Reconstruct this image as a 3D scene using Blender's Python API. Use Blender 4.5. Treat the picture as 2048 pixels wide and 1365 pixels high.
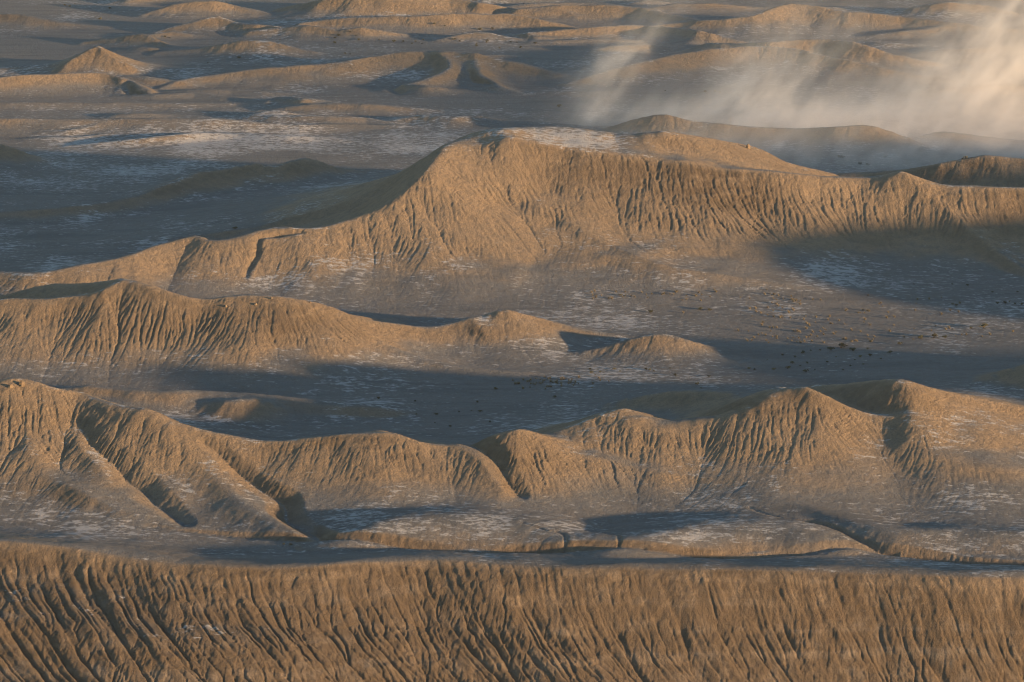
import bpy, math, random, time
import numpy as np
from mathutils import Vector
T0 = time.time()
R = math.radians
scene = bpy.context.scene
for o in list(bpy.data.objects):
    bpy.data.objects.remove(o)

# ------------------------------------------------------------------ camera
CAM_H = 220.0
PITCH = R(14.0)
FOC = 5807.0                      # focal length in pixels of a 2048 px wide frame
cam_data = bpy.data.cameras.new('camera')
cam = bpy.data.objects.new('camera', cam_data)
scene.collection.objects.link(cam)
cam.location = (0, 0, CAM_H)
cam.rotation_euler = (R(90) - PITCH, 0, 0)
cam_data.sensor_width = 36.0
cam_data.lens = FOC / 2048 * 36.0
cam_data.clip_start = 1.0
cam_data.clip_end = 80000
scene.camera = cam

# ------------------------------------------------------------------ sky and sun
SUN_EL = R(4.4)
SX, SY = 0.908, -0.419
SUN_DIR = Vector((SX * math.cos(SUN_EL), SY * math.cos(SUN_EL), math.sin(SUN_EL))).normalized()
world = bpy.data.worlds.new('World')
scene.world = world
world.use_nodes = True
nt = world.node_tree
nt.nodes.clear()
sky = nt.nodes.new('ShaderNodeTexSky')
sky.sky_type = 'NISHITA'
sky.sun_disc = False
sky.sun_elevation = SUN_EL
sky.sun_rotation = math.atan2(SUN_DIR.x, SUN_DIR.y)
sky.altitude = 1400
sky.dust_density = 0.3
sky.ozone_density = 1.5
bg = nt.nodes.new('ShaderNodeBackground')
bg.inputs['Strength'].default_value = 0.145
wo = nt.nodes.new('ShaderNodeOutputWorld')
nt.links.new(sky.outputs[0], bg.inputs[0])
nt.links.new(bg.outputs[0], wo.inputs[0])
sun_data = bpy.data.lights.new('sun', 'SUN')
sun_data.energy = 5.0
sun_data.angle = R(1.3)
sun_data.color = (1.0, 0.66, 0.355)
sun = bpy.data.objects.new('sun', sun_data)
scene.collection.objects.link(sun)
sun.rotation_euler = SUN_DIR.to_track_quat('Z', 'Y').to_euler()
scene.view_settings.view_transform = 'Standard'
scene.view_settings.look = 'None'
scene.view_settings.gamma = 1.0
scene.view_settings.use_curve_mapping = False
scene.view_settings.exposure = 1.42
scene.cycles.use_denoising = True
scene.cycles.filter_width = 1.05
scene.cycles.volume_bounces = 3
scene.cycles.max_bounces = 5
scene.cycles.diffuse_bounces = 3

# ------------------------------------------------------------------ helpers
CP, SP = math.cos(PITCH), math.sin(PITCH)
def ground_point(u, v, h):
    """the place of height h seen along the ray through (u, v) of the 2048 x 1365 frame"""
    a = u - 1024.0; b = 682.5 - v
    dx, dy, dz = a, FOC * CP + b * SP, -FOC * SP + b * CP
    t = (h - CAM_H) / dz
    return dx * t, dy * t
def project(x, y, z):
    zc = y * CP - (z - CAM_H) * SP
    yc = y * SP + (z - CAM_H) * CP
    return 1024 + FOC * x / zc, 682.5 - FOC * yc / zc

rng = np.random.default_rng(7)
LATT = rng.random((256, 256)).astype(np.float32)
def vnoise(x, y, wl, seed=0):
    x = x / wl + seed * 17.31; y = y / wl + seed * 9.77
    xi = np.floor(x); yi = np.floor(y)
    fx = (x - xi).astype(np.float32); fy = (y - yi).astype(np.float32)
    fx = fx * fx * (3 - 2 * fx); fy = fy * fy * (3 - 2 * fy)
    xi = xi.astype(np.int32) & 255; yi = yi.astype(np.int32) & 255
    x1 = (xi + 1) & 255; y1 = (yi + 1) & 255
    a = LATT[yi, xi]; b = LATT[yi, x1]; c = LATT[y1, xi]; d = LATT[y1, x1]
    return (a + (b - a) * fx) * (1 - fy) + (c + (d - c) * fx) * fy - 0.5
def sstep(a, b, x):
    t = np.clip((x - a) / (b - a), 0, 1)
    return t * t * (3 - 2 * t)

# ------------------------------------------------------------------ the land's skeleton
# every crest: (hill id, [(u, v, height)...], front slope width / height, back slope width / height, concavity)
CRESTS = []
HILLS = {}
def hill(key, name, label):
    HILLS[key] = (len(HILLS) + 1, name, label)
def crest(key, pts, wf=2.6, wb=2.4, p=1.5, r0=1.5, wmin=6.0):
    P = []
    for (u, v, h) in pts:
        x, y = ground_point(u, v, h)
        P.append((x, y, h))
    if p >= 1.1 and key != 'fore':       # concave feet that run out into the flats
        wf, wb, p, wmin, r0 = wf * 1.62, wb * 1.45, p * 1.8, wmin * 1.5, r0 * 1.4
    CRESTS.append((HILLS[key][0], np.array(P), wf, wb, p, r0, wmin))
def crest_world(key, pts, wf=2.6, wb=2.4, p=1.5, r0=1.5, wmin=6.0):
    CRESTS.append((HILLS[key][0], np.array(pts, float), wf, wb, p, r0, wmin))

hill('fore', 'hill', 'brown rilled hillside filling the bottom of the view')
FORE = [(-400, 1062, 6.5), (-200, 1070, 6.2), (0, 1080, 6), (120, 1090, 5.6), (250, 1108, 5), (350, 1122, 4.4), (450, 1125, 4.2),
        (600, 1125, 4), (750, 1117, 4), (850, 1111, 4), (1000, 1119, 3.8), (1150, 1128, 3.6), (1300, 1131, 3.4),
        (1450, 1133, 3.2), (1600, 1137, 3), (1750, 1139, 3), (1850, 1143, 3), (1950, 1147, 3), (2250, 1147, 3), (2450, 1147, 3)]
crest('fore', FORE, wf=4, wb=5, p=1.35, r0=2.5)
FORE_XY = np.array([ground_point(*q) for q in FORE])
hill('second', 'hill', 'tan ridge with a small rocky peak and deep gullies on its flank')
crest('second', [(-250, 830, 14), (-100, 800, 17), (0, 784, 19), (40, 774, 19.6), (100, 783, 19), (150, 790, 18), (220, 810, 17), (280, 826, 16),
                 (340, 850, 14), (420, 870, 12.2), (520, 880, 11.3), (600, 874, 11.9), (680, 867, 12.6), (740, 865, 13), (790, 866, 12.8),
                 (840, 880, 11.5), (900, 888, 10.5), (960, 885, 11), (1030, 884, 11), (1065, 887, 10.5)], wf=3.0, wb=2.2, p=1.35)
crest('second', [(1030, 884, 11), (1120, 910, 8), (1230, 938, 5.2), (1330, 958, 3.6), (1480, 980, 2.6), (1640, 1000, 2), (1800, 1025, 1.6), (2150, 1062, 1.4)],
      wf=3.4, wb=3.4, p=1.3)
crest('second', [(20, 800, 16.5), (40, 870, 11), (90, 935, 7.2), (190, 995, 4.4), (290, 1030, 2.2), (370, 1053, .3)], wf=3.2, wb=3.6, p=1.2)
crest('second', [(300, 860, 11.5), (360, 915, 7.6), (430, 965, 5.2), (520, 1020, 3.2), (600, 1060, 1.6), (640, 1080, .3)], wf=3.2, wb=3.8, p=1.2)
crest('second', [(755, 880, 9.6), (775, 930, 4.8), (800, 970, 2.7), (850, 1005, 1.4)], wf=4.4, wb=4.2, p=1.2)
crest('second', [(1050, 895, 9), (1060, 935, 5.6), (1100, 975, 3.4), (1180, 1005, 2)], wf=3.6, wb=3.8, p=1.2)
hill('twin', 'hill', 'double humped rilled hill with dark crest above pale gully fans')
crest('twin', [(1050, 892, 8), (1130, 868, 10), (1180, 850, 11.5), (1240, 836, 12.5), (1300, 842, 12), (1340, 848, 11.8), (1400, 840, 12.5),
               (1450, 835, 13), (1510, 815, 15), (1550, 797, 16.5), (1590, 798, 16.3), (1620, 806, 15.6)], wf=3.1, wb=2.2, p=1.3, r0=5)
crest('twin', [(1620, 806, 15.6), (1640, 813, 15), (1690, 835, 12.5), (1750, 853, 10.5), (1810, 872, 8.5), (1870, 885, 7)], wf=2.9, wb=1.0, p=1.4, r0=1)
crest('twin', [(1240, 840, 11.5), (1270, 890, 6.6), (1330, 930, 4), (1450, 965, 2.2)], wf=3.8, wb=4.2, p=1.2)
crest('twin', [(1560, 802, 13.5), (1590, 870, 6.6), (1650, 925, 3.5), (1720, 960, 1.8), (1820, 985, .8)], wf=3.8, wb=4.2, p=1.25)
hill('dome', 'hill', 'smooth hill with shaded hollow on its flank beyond the double humped hill')
crest('dome', [(1540, 800, 5), (1590, 782, 8.5), (1640, 771, 11.5), (1700, 771, 14), (1760, 778, 15.8), (1815, 793, 15.6), (1860, 803, 13.8), (1900, 812, 12),
               (1960, 824, 9.5), (2048, 829, 8), (2250, 840, 7)], wf=1.25, wb=2.6, p=1.35, r0=4)
crest('dome', [(1805, 790, 15.7), (1824, 815, 14.4), (1828, 842, 12.8), (1850, 868, 10.6), (1890, 895, 8.4), (1925, 940, 5.4), (1945, 985, 2.8), (2000, 1010, 1.4)], wf=1.6, wb=5.2, p=1.3, r0=4)
hill('shade', 'hill', 'low dark shaded hill tucked behind the double humped hill')
crest('shade', [(1130, 830, 1), (1190, 812, 3), (1260, 795, 5.5), (1340, 784, 7.8), (1420, 789, 9), (1500, 800, 8.6), (1560, 810, 6)], wf=3.2, wb=2.6)
hill('bank', 'hill', 'low rounded mud terrace cut by the dry wash')
crest('bank', [(700, 1070, 2.4), (760, 1045, 3.7), (850, 1035, 4.1), (950, 1032, 4.1), (1030, 1040, 3.9), (1085, 1058, 3.2), (1115, 1085, 1.8)], wf=2.9, wb=5, p=.75, r0=2.5)
crest('bank', [(1150, 1080, 2.4), (1190, 1078, 2.6), (1225, 1092, 1.6)], wf=3.0, wb=4, p=.75, r0=2)
crest('bank', [(1255, 1085, 2.9), (1330, 1062, 3.3), (1420, 1050, 3.4), (1520, 1046, 3.3), (1600, 1058, 2.9), (1660, 1075, 2), (1700, 1092, .8)], wf=2.9, wb=5, p=.75, r0=2.5)
hill('bank2', 'hill', 'shaded gully bank curving down to the dry wash')
crest('bank2', [(1480, 1002, 1.4), (1560, 1006, 2.4), (1640, 1022, 2.6), (1720, 1048, 2.6), (1800, 1062, 2.6), (1900, 1062, 2.6), (2050, 1062, 2.6), (2200, 1062, 2.6)], wf=3.6, wb=5, p=1.0, r0=2)
hill('back1', 'hill', 'low shaded rise with a pale crest behind the rocky peak')
crest('back1', [(60, 790, 4), (170, 774, 6.2), (260, 781, 6), (360, 785, 5.8), (480, 790, 5), (600, 800, 3.5), (700, 812, 2.4), (810, 822, 1.2)], wf=3.5, wb=3)
hill('cone', 'hill', 'small dark cone in full shade between two ridges')
crest('cone', [(390, 815, 3), (450, 802, 5.2), (490, 801, 5.2), (540, 815, 3)], wf=3.0, wb=2.4, p=1.3)
hill('tongue', 'hill', 'flat low tongue of mud reaching onto the shaded flat')
crest('tongue', [(560, 806, 2.6), (660, 808, 2.4), (760, 815, 2)], wf=3, wb=6, p=.8, wmin=5)
hill('rilled', 'hill', 'large rilled ridge with scalloped crest lit from the side')
crest('rilled', [(-250, 640, 12), (-100, 612, 15), (0, 600, 16), (50, 596, 16.5), (110, 600, 16), (160, 605, 15.5), (200, 597, 16.6), (245, 586, 17.2), (300, 592, 17),
                 (350, 600, 16.5), (400, 600, 16.5), (450, 594, 17.3), (500, 592, 17.5), (550, 596, 17), (600, 606, 15.5), (650, 622, 13), (700, 640, 9.5),
                 (750, 647, 7.5), (800, 648, 7), (850, 653, 6), (900, 651, 6), (950, 641, 7)], wf=2.8, wb=2.2, p=1.45)
crest('rilled', [(265, 596, 13), (330, 640, 7.8), (420, 700, 4), (520, 750, 1.6), (600, 780, .4)], wf=3.4, wb=4.0, p=1.2)
crest('rilled', [(640, 625, 11.5), (720, 670, 6.4), (800, 705, 3.4), (900, 730, 1.7), (1050, 745, .4)], wf=3.4, wb=4.2, p=1.25)
hill('dark', 'hill', 'shaded hump peeping over the scalloped crest')
crest('dark', [(-120, 625, 6), (-20, 598, 9.5), (50, 580, 12.5), (110, 569, 15), (170, 571, 16.5), (240, 577, 17.5), (310, 592, 16)], wf=2.6, wb=2.2, p=1.3)
hill('horn', 'hill', 'small lit peak at the tail of the scalloped ridge')
crest('horn', [(900, 651, 4.5), (950, 640, 6.5), (990, 625, 8.5), (1020, 616, 9.6), (1050, 623, 8.2), (1085, 634, 6), (1150, 652, 3.2), (1260, 672, .6)], wf=2.7, wb=2.3, p=1.4, r0=1)
hill('lone', 'hill', 'lone little sunlit knoll standing on the flat')
crest('lone', [(1120, 706, .6), (1200, 692, 2.5), (1255, 676, 4.6), (1300, 667, 5.8), (1330, 669, 5.6), (1365, 679, 4.4), (1405, 690, 2.2), (1450, 698, .4)], wf=2.6, wb=2.4, p=1.35, r0=1.2)
hill('corner', 'hill', 'dark shaded foot of a hill at the edge of the flat')
crest('corner', [(1900, 790, .5), (1960, 765, 3), (2030, 735, 7), (2120, 715, 10), (2350, 700, 12)], wf=2.8, wb=2.6)
hill('great', 'hill', 'great broad hill with bright summit and long rilled face')
crest('great', [(-250, 575, 5), (-80, 556, 6.5), (0, 545, 7.5), (60, 546, 7.8), (120, 540, 8.4), (200, 525, 9.6), (260, 510, 11), (320, 490, 12.5), (380, 474, 14),
                (410, 483, 13.4), (460, 482, 13.5), (520, 470, 14.5), (570, 465, 15), (620, 460, 15.5), (700, 440, 17.5), (780, 415, 20), (830, 390, 22.5),
                (860, 366, 24.5), (900, 330, 27.2)], wf=3.2, wb=1.7, p=1.3, r0=1.5)
crest('great', [(860, 366, 24.5), (900, 330, 27.2), (940, 303, 29.6), (1000, 285, 31.8), (1060, 272, 33.4), (1130, 265, 34.4), (1200, 273, 33.4), (1270, 284, 31.6),
                (1340, 294, 29.6), (1400, 302, 28)], wf=3.2, wb=2.1, p=1.3, r0=6)
crest('great', [(1030, 321, 28.6), (1100, 326, 27.8), (1170, 332, 27), (1250, 340, 26), (1330, 347, 25), (1420, 353, 24.4), (1500, 356, 23.8), (1600, 358, 23.5),
                (1700, 361, 22.5), (1800, 367, 21.5), (1900, 373, 21), (1980, 375, 21), (2250, 375, 21)], wf=2.0, wb=3.4, p=1.3, r0=3)
crest('great', [(1800, 372, 20.5), (1880, 430, 13), (1950, 470, 9), (2010, 510, 5), (2100, 560, 1)], wf=2.0, wb=3, p=1.2)
crest('great', [(570, 472, 13), (578, 510, 7.6), (560, 550, 4), (545, 580, 1.6)], wf=3.0, wb=4.2, p=1.2)
crest('great', [(1000, 315, 28), (1015, 370, 20.5), (1035, 420, 14), (1050, 465, 8.5)], wf=3.6, wb=2.6, p=1.15, r0=3)
crest('great', [(1110, 474, 8), (1130, 482, 7.6), (1180, 497, 7.4), (1260, 517, 7.1), (1330, 533, 6.6), (1420, 548, 5), (1560, 570, 2.4), (1700, 585, .4)], wf=3.3, wb=5, p=1.0, r0=.6)
hill('cap', 'hill', 'smooth saddle behind the great summit ending in a rock pinnacle')
crest('cap', [(1330, 300, 28), (1390, 301, 27), (1440, 301, 26), (1490, 294, 26), (1512, 311, 23.5), (1545, 322, 21.5), (1600, 334, 19), (1660, 345, 16)], wf=3.0, wb=2.2, p=1.3, r0=1.5)
hill('behind', 'hill', 'grey shaded hill rising behind the long rim')
crest('behind', [(1680, 350, 9), (1760, 346, 10.5), (1830, 338, 13), (1890, 327, 15.5), (1970, 313, 18), (2050, 318, 17.5), (2250, 325, 16)], wf=3.0, wb=2.4)
hill('haze1', 'hill', 'pale humped hill at the foot of the dust plumes')
crest('haze1', [(1120, 268, .6), (1190, 258, 3), (1250, 247, 6), (1290, 236, 8.5), (1325, 232, 9.5), (1370, 241, 8), (1450, 249, 7), (1550, 257, 5.8), (1620, 259, 6.2),
                (1680, 254, 8.2), (1730, 253, 8.4), (1780, 263, 6.6), (1840, 285, 2)], wf=3.0, wb=2.4, p=1.35)
hill('haze2', 'hill', 'faint low knoll wrapped in dust near the edge of view')
crest('haze2', [(1820, 280, .6), (1860, 266, 3.4), (1890, 261, 4.4), (1930, 265, 3.6), (2000, 276, 2), (2100, 285, .6)], wf=3.2, wb=2.6)
hill('knob', 'hill', 'dark shaded knob at the far left of the shadowed basin')
crest('knob', [(-200, 285, 12), (-80, 284, 11), (0, 289, 9), (40, 301, 6), (90, 318, 1)], wf=2.8, wb=2.4)
hill('spine', 'hill', 'long dark spine lying in the shadowed basin')
crest('spine', [(-150, 428, 2.4), (0, 422, 2.8), (120, 414, 3.4), (230, 400, 4), (300, 384, 5), (350, 362, 6.5), (390, 344, 7.8), (450, 338, 7.8), (515, 325, 9), (550, 334, 7.2),
                (610, 318, 8), (650, 330, 5.6), (700, 338, 3), (760, 345, .6)], wf=3.0, wb=2.6)
hill('low1', 'hill', 'low pale swell in the middle distance')
crest('low1', [(-150, 234, 4.5), (0, 236, 4.5), (150, 235, 4.5), (300, 238, 4.3), (450, 240, 4.0), (520, 246, 3.0), (600, 249, 2.6), (720, 247, 1.4), (820, 252, 0.3)], wf=4.5, wb=3)
crest('low1', [(-100, 205, 2.0), (150, 203, 2.0), (300, 206, 1.8), (450, 208, 0.8)], wf=4.5, wb=4)
hill('pyramid', 'hill', 'sharp little pyramid hill with one side in shade')
crest('pyramid', [(130, 130, 5.2), (165, 108, 9.2), (195, 91, 12.4), (218, 106, 9.6), (250, 126, 5.6)], wf=2.4, wb=2.0, p=1.3, r0=.8)
hill('farleft', 'hill', 'broad far slope below the pyramid hill')
crest('farleft', [(-200, 170, 5.6), (0, 154, 6.6), (60, 149, 6.9), (120, 147, 6.7), (200, 145, 6.3), (260, 160, 4.2), (300, 180, 2.1)], wf=3.2, wb=2.4)
hill('farmid', 'hill', 'long far hill with a shaded hollow near its middle')
crest('farmid', [(330, 172, 1.4), (380, 158, 3.1), (430, 149, 4.5), (500, 138, 6.3), (600, 130, 7.3), (700, 120, 8.4), (780, 108, 9.4), (850, 102, 9.9), (920, 109, 8.8),
                 (1000, 120, 7.3), (1080, 135, 5.2), (1160, 155, 2.8), (1230, 170, 0.7)], wf=3.2, wb=2.4, p=1.3)
crest('farmid', [(880, 112, 8.4), (900, 135, 5.9), (850, 160, 3.5), (790, 178, 1.4)], wf=2.6, wb=3, p=1.2)
crest('farmid', [(950, 118, 7.3), (960, 150, 4.2), (1010, 175, 2.1), (1050, 190, 0.4)], wf=2.6, wb=3, p=1.2)
hill('fardust', 'hill', 'rilled far hill seen through the dust')
crest('fardust', [(1140, 165, 2.1), (1220, 140, 4.9), (1300, 118, 7.0), (1380, 103, 8.8), (1450, 95, 9.4), (1520, 91, 9.8), (1600, 99, 9.1), (1680, 117, 7.0), (1760, 133, 4.9), (1850, 150, 2.4), (1950, 165, 0.7)],
      wf=3.2, wb=2.4)
hill('fardust2', 'hill', 'second far hill rising through the dust')
crest('fardust2', [(1420, 86, 6.3), (1540, 84, 8.4), (1640, 79, 9.4), (1710, 86, 9.1), (1780, 104, 6.3), (1860, 122, 2.8), (1920, 132, 0.7)], wf=3.0, wb=2.4)
hill('fara', 'hill', 'small far hill with shaded left flank')
crest('fara', [(170, 82, 1.8), (230, 73, 4.2), (280, 66, 6.3), (305, 76, 4.5), (335, 90, 1.4)], wf=2.8, wb=2.3)
hill('farb', 'hill', 'low far hill with long lit slope')
crest('farb', [(320, 103, 1.7), (400, 96, 3.5), (450, 88, 5.6), (510, 79, 7.7), (560, 88, 5.6), (620, 101, 2.1)], wf=3.2, wb=2.3)
hill('farc', 'hill', 'far twin humps catching the sun')
crest('farc', [(310, 62, 1.4), (390, 42, 5.6), (430, 32, 7.3), (470, 44, 4.9), (510, 49, 4.6), (560, 54, 2.8)], wf=2.8, wb=2.3)
hill('fard', 'hill', 'far low pair of mounds above the dark wash')
crest('fard', [(500, 62, 2.8), (560, 55, 4.2), (615, 51, 5.6), (670, 62, 3.5), (720, 57, 4.9), (800, 68, 1.4)], wf=3.0, wb=2.3)
hill('fare', 'hill', 'far mound at the left edge of view')
crest('fare', [(-150, 32, 5.6), (0, 27, 5.9), (60, 32, 5.2), (130, 45, 2.8), (210, 52, 1.0)], wf=3.2, wb=2.3)
hill('farf', 'hill', 'far brown mound near the upper rim of view')
crest('farf', [(290, 28, 1.4), (350, 9, 5.6), (420, 3, 7.0), (470, 11, 4.9), (540, 28, 1.4)], wf=2.8, wb=2.3)
hill('farg', 'hill', 'far broad hill cut off by the upper rim of view')
crest('farg', [(560, 16, 3.5), (650, 0, 9.1), (760, -8, 11.2), (900, -6, 9.8), (960, 6, 7.7), (1030, 16, 4.2)], wf=3.0, wb=2.3)
hill('farh', 'hill', 'far low shaded ridge')
crest('farh', [(600, 45, 3.5), (700, 36, 5.6), (820, 32, 7.0), (900, 28, 7.7), (1000, 27, 7.3), (1080, 40, 4.9), (1160, 55, 1.4)], wf=3.0, wb=2.3)
hill('fari', 'hill', 'far tiny pair of knolls on the dark flat')
crest('fari', [(880, 78, 1.0), (950, 62, 4.2), (1000, 70, 2.8), (1050, 82, 0.7)], wf=2.8, wb=2.3)
hill('farj', 'hill', 'far dust veiled ridge with a dark hollow')
crest('farj', [(1040, 18, 5.6), (1150, 10, 7.3), (1250, 12, 7.3), (1310, 20, 6.3), (1400, 40, 4.9), (1500, 32, 7.3), (1560, 13, 10.5), (1610, 11, 10.5), (1700, 25, 8.4), (1800, 32, 7.0), (1950, 50, 4.9), (2200, 70, 3.5)],
      wf=3.2, wb=2.3)
hill('fark', 'hill', 'far humped hill left of the slanting dust plume')
crest('fark', [(1060, 66, 3.5), (1180, 54, 5.6), (1290, 50, 5.6), (1350, 55, 6.3), (1400, 62, 6.7), (1450, 74, 4.2), (1520, 90, 1.4)], wf=3.0, wb=2.3)
hill('farl', 'hill', 'far pale hill at the upper right')
crest('farl', [(1830, 12, 4.2), (1900, 2, 7.0), (1960, 8, 5.6), (2020, 22, 2.8)], wf=3.0, wb=2.3)
hill('outer', 'hill', 'further hills rolling on beyond the view')
# land beyond the frame, to the right of the view: it throws the long soft shadows
TAN = math.tan(SUN_EL)
def out_pt(q, reach, z):
    """crest point whose shadow just climbs to height z at a distance reach down-sun; q runs across the light"""
    return (-SY * q, SX * q, z + TAN * reach)
OUT = [
    [out_pt(880, 120, 0), out_pt(893, 230, 0), out_pt(905, 310, 0), out_pt(917, 350, 3), out_pt(934, 375, 8), out_pt(960, 320, 11), out_pt(999, 255, 14), out_pt(1040, 290, 13), out_pt(1079, 320, 13), out_pt(1130, 400, 6), out_pt(1170, 430, 1), out_pt(1195, 200, 0)],
    [out_pt(760, 120, 0), out_pt(778, 245, 0), out_pt(800, 322, 0), out_pt(816, 308, 0), out_pt(840, 262, 0), out_pt(862, 222, 0), out_pt(874, 130, 0)],
]
for pts in OUT:
    crest_world('outer', pts, 1.8, 1.8, 1.1, 2.0, 10)
r2 = random.Random(11)
for k in range(95):                       # low swells of the far ground
    y = 1240 * (2000 / 1240) ** r2.random(); x = r2.uniform(-.21, .21) * y
    L = r2.uniform(10, 42); h = r2.uniform(1.0, 4.2); a = r2.uniform(-.3, .3)
    if 1180 < y < 1290 and x > 30: continue
    CRESTS.append((0, np.array([(x + L * t * math.cos(a), y + L * t * math.sin(a) + r2.uniform(-5, 5), h * (1 - abs(t) ** 1.6 * .85)) for t in (-1, -.4, .2, .6, 1)]), 4.6, 4.2, 2.0, 2.0, 10))
for k in range(70):
    # hills past the far rim of the view and to either side
    if k < 34:
        y = r2.uniform(1880, 3800); x = r2.uniform(-1.2, 1.2) * y * .5
    else:
        side = 1 if k % 2 else -1
        y = r2.uniform(350, 1800)
        x = side * (y * .19 + (90 if side < 0 else 330) + r2.uniform(0, 700))
    L = r2.uniform(30, 130); h = r2.uniform(6, 18)
    a = r2.uniform(-.5, .5)
    pts = [(x + L * t * math.cos(a), y + L * t * math.sin(a) + r2.uniform(-8, 8), h * (1 - abs(t) ** 1.5 * .8) * r2.uniform(.8, 1.1)) for t in (-1, -.5, 0, .5, 1)]
    crest_world('outer', pts, 3.2, 2.6, 1.35, 3.0, 10)

# incised gullies and the dry wash: [(u, v, depth)], half width
GULLIES = []
def gully(pts, w, h=0.0):
    P = []
    for q in pts:
        u, v, d = q[:3]
        hh = q[3] if len(q) > 3 else h
        x, y = ground_point(u, v, hh)
        P.append((x, y, d))
    GULLIES.append((np.array(P), w))
gully([(150, 870, .4, 10), (190, 910, .9, 7.5), (240, 952, 1.6, 4.5), (270, 988, 2.0, 2.5), (330, 1030, 1.7, .5), (375, 1054, 1.0, 0)], 4.5)
gully([(400, 925, .5, 6), (460, 955, 1.2, 4.5), (520, 985, 1.3, 3), (565, 1010, 1.8, 1.5), (575, 1040, 1.9, .5), (640, 1080, 1.3, 0)], 4.2)
gully([(900, 900, .6, 8), (940, 925, 1.4, 5), (985, 972, 1.8, 2), (1040, 1018, 1.0, 0)], 4)
gully([(1500, 1034, .15, 0), (1560, 1052, .4, 0), (1650, 1066, .9, 0), (1720, 1092, .9, 0), (1790, 1106, .8, 0)], 2.2)
gully([(300, 1062, .4), (480, 1072, .8), (640, 1084, 1.2), (800, 1096, 1.2), (960, 1106, 1.2), (1130, 1110, 1.4), (1300, 1112, 1.2), (1500, 1110, 1.0), (1700, 1102, 1.0), (1790, 1106, 1.4), (1900, 1118, 1.8), (2050, 1128, 2), (2200, 1135, 2)], 3.0)
gully([(1045, 1050, .3, 3), (1090, 1070, .5, 2), (1128, 1092, .5, 0), (1130, 1110, .4, 0)], 1.0)
gully([(1170, 1062, .3, 2), (1215, 1080, .5, 1), (1240, 1095, .5, 0), (1243, 1110, .4, 0)], 1.0)
gully([(600, 490, .6, 11), (560, 510, 1.2, 8), (525, 535, .9, 4), (510, 560, 1.0, 2), (495, 588, .6, 0)], 2.6)
gully([(255, 165, 1, 3), (262, 180, 1.4, 2), (285, 192, .8, 0)], 4)
gully([(800, 150, 1.0, 6), (785, 170, 1.6, 3), (800, 185, 1.0, 1)], 5)
gully([(940, 128, .8, 8), (945, 150, 1.4, 5), (985, 175, .8, 1)], 4)

def seg_dist(x, y, P):
    """nearest point of a polyline: distance, interpolated third value, signed side"""
    best = np.full(x.shape, 1e9, np.float32); val = np.zeros(x.shape, np.float32); side = np.zeros(x.shape, np.float32)
    for a, b in zip(P[:-1], P[1:]):
        dx, dy = b[0] - a[0], b[1] - a[1]
        L2 = dx * dx + dy * dy + 1e-9
        t = np.clip(((x - a[0]) * dx + (y - a[1]) * dy) / L2, 0, 1)
        ex = x - (a[0] + t * dx); ey = y - (a[1] + t * dy)
        d = np.sqrt(ex * ex + ey * ey)
        m = d < best
        best = np.where(m, d, best)
        val = np.where(m, a[2] + t * (b[2] - a[2]), val)
        s = (dx * ey - dy * ex) / (math.sqrt(L2) * (d + 1e-3))
        side = np.where(m, s, side)
    return best, val, side

def smooth_poly(P, n=3):
    """Catmull-Rom resampling of a polyline"""
    if len(P) < 3: return P
    Q = np.vstack([2 * P[0] - P[1], P, 2 * P[-1] - P[-2]])
    out = []
    for i in range(1, len(Q) - 2):
        for k in range(n):
            t = k / n
            a, b, c, d = Q[i - 1], Q[i], Q[i + 1], Q[i + 2]
            out.append(.5 * (2 * b + (c - a) * t + (2 * a - 5 * b + 4 * c - d) * t * t + (3 * b - a - 3 * c + d) * t ** 3))
    out.append(P[-1])
    return np.array(out)

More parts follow.
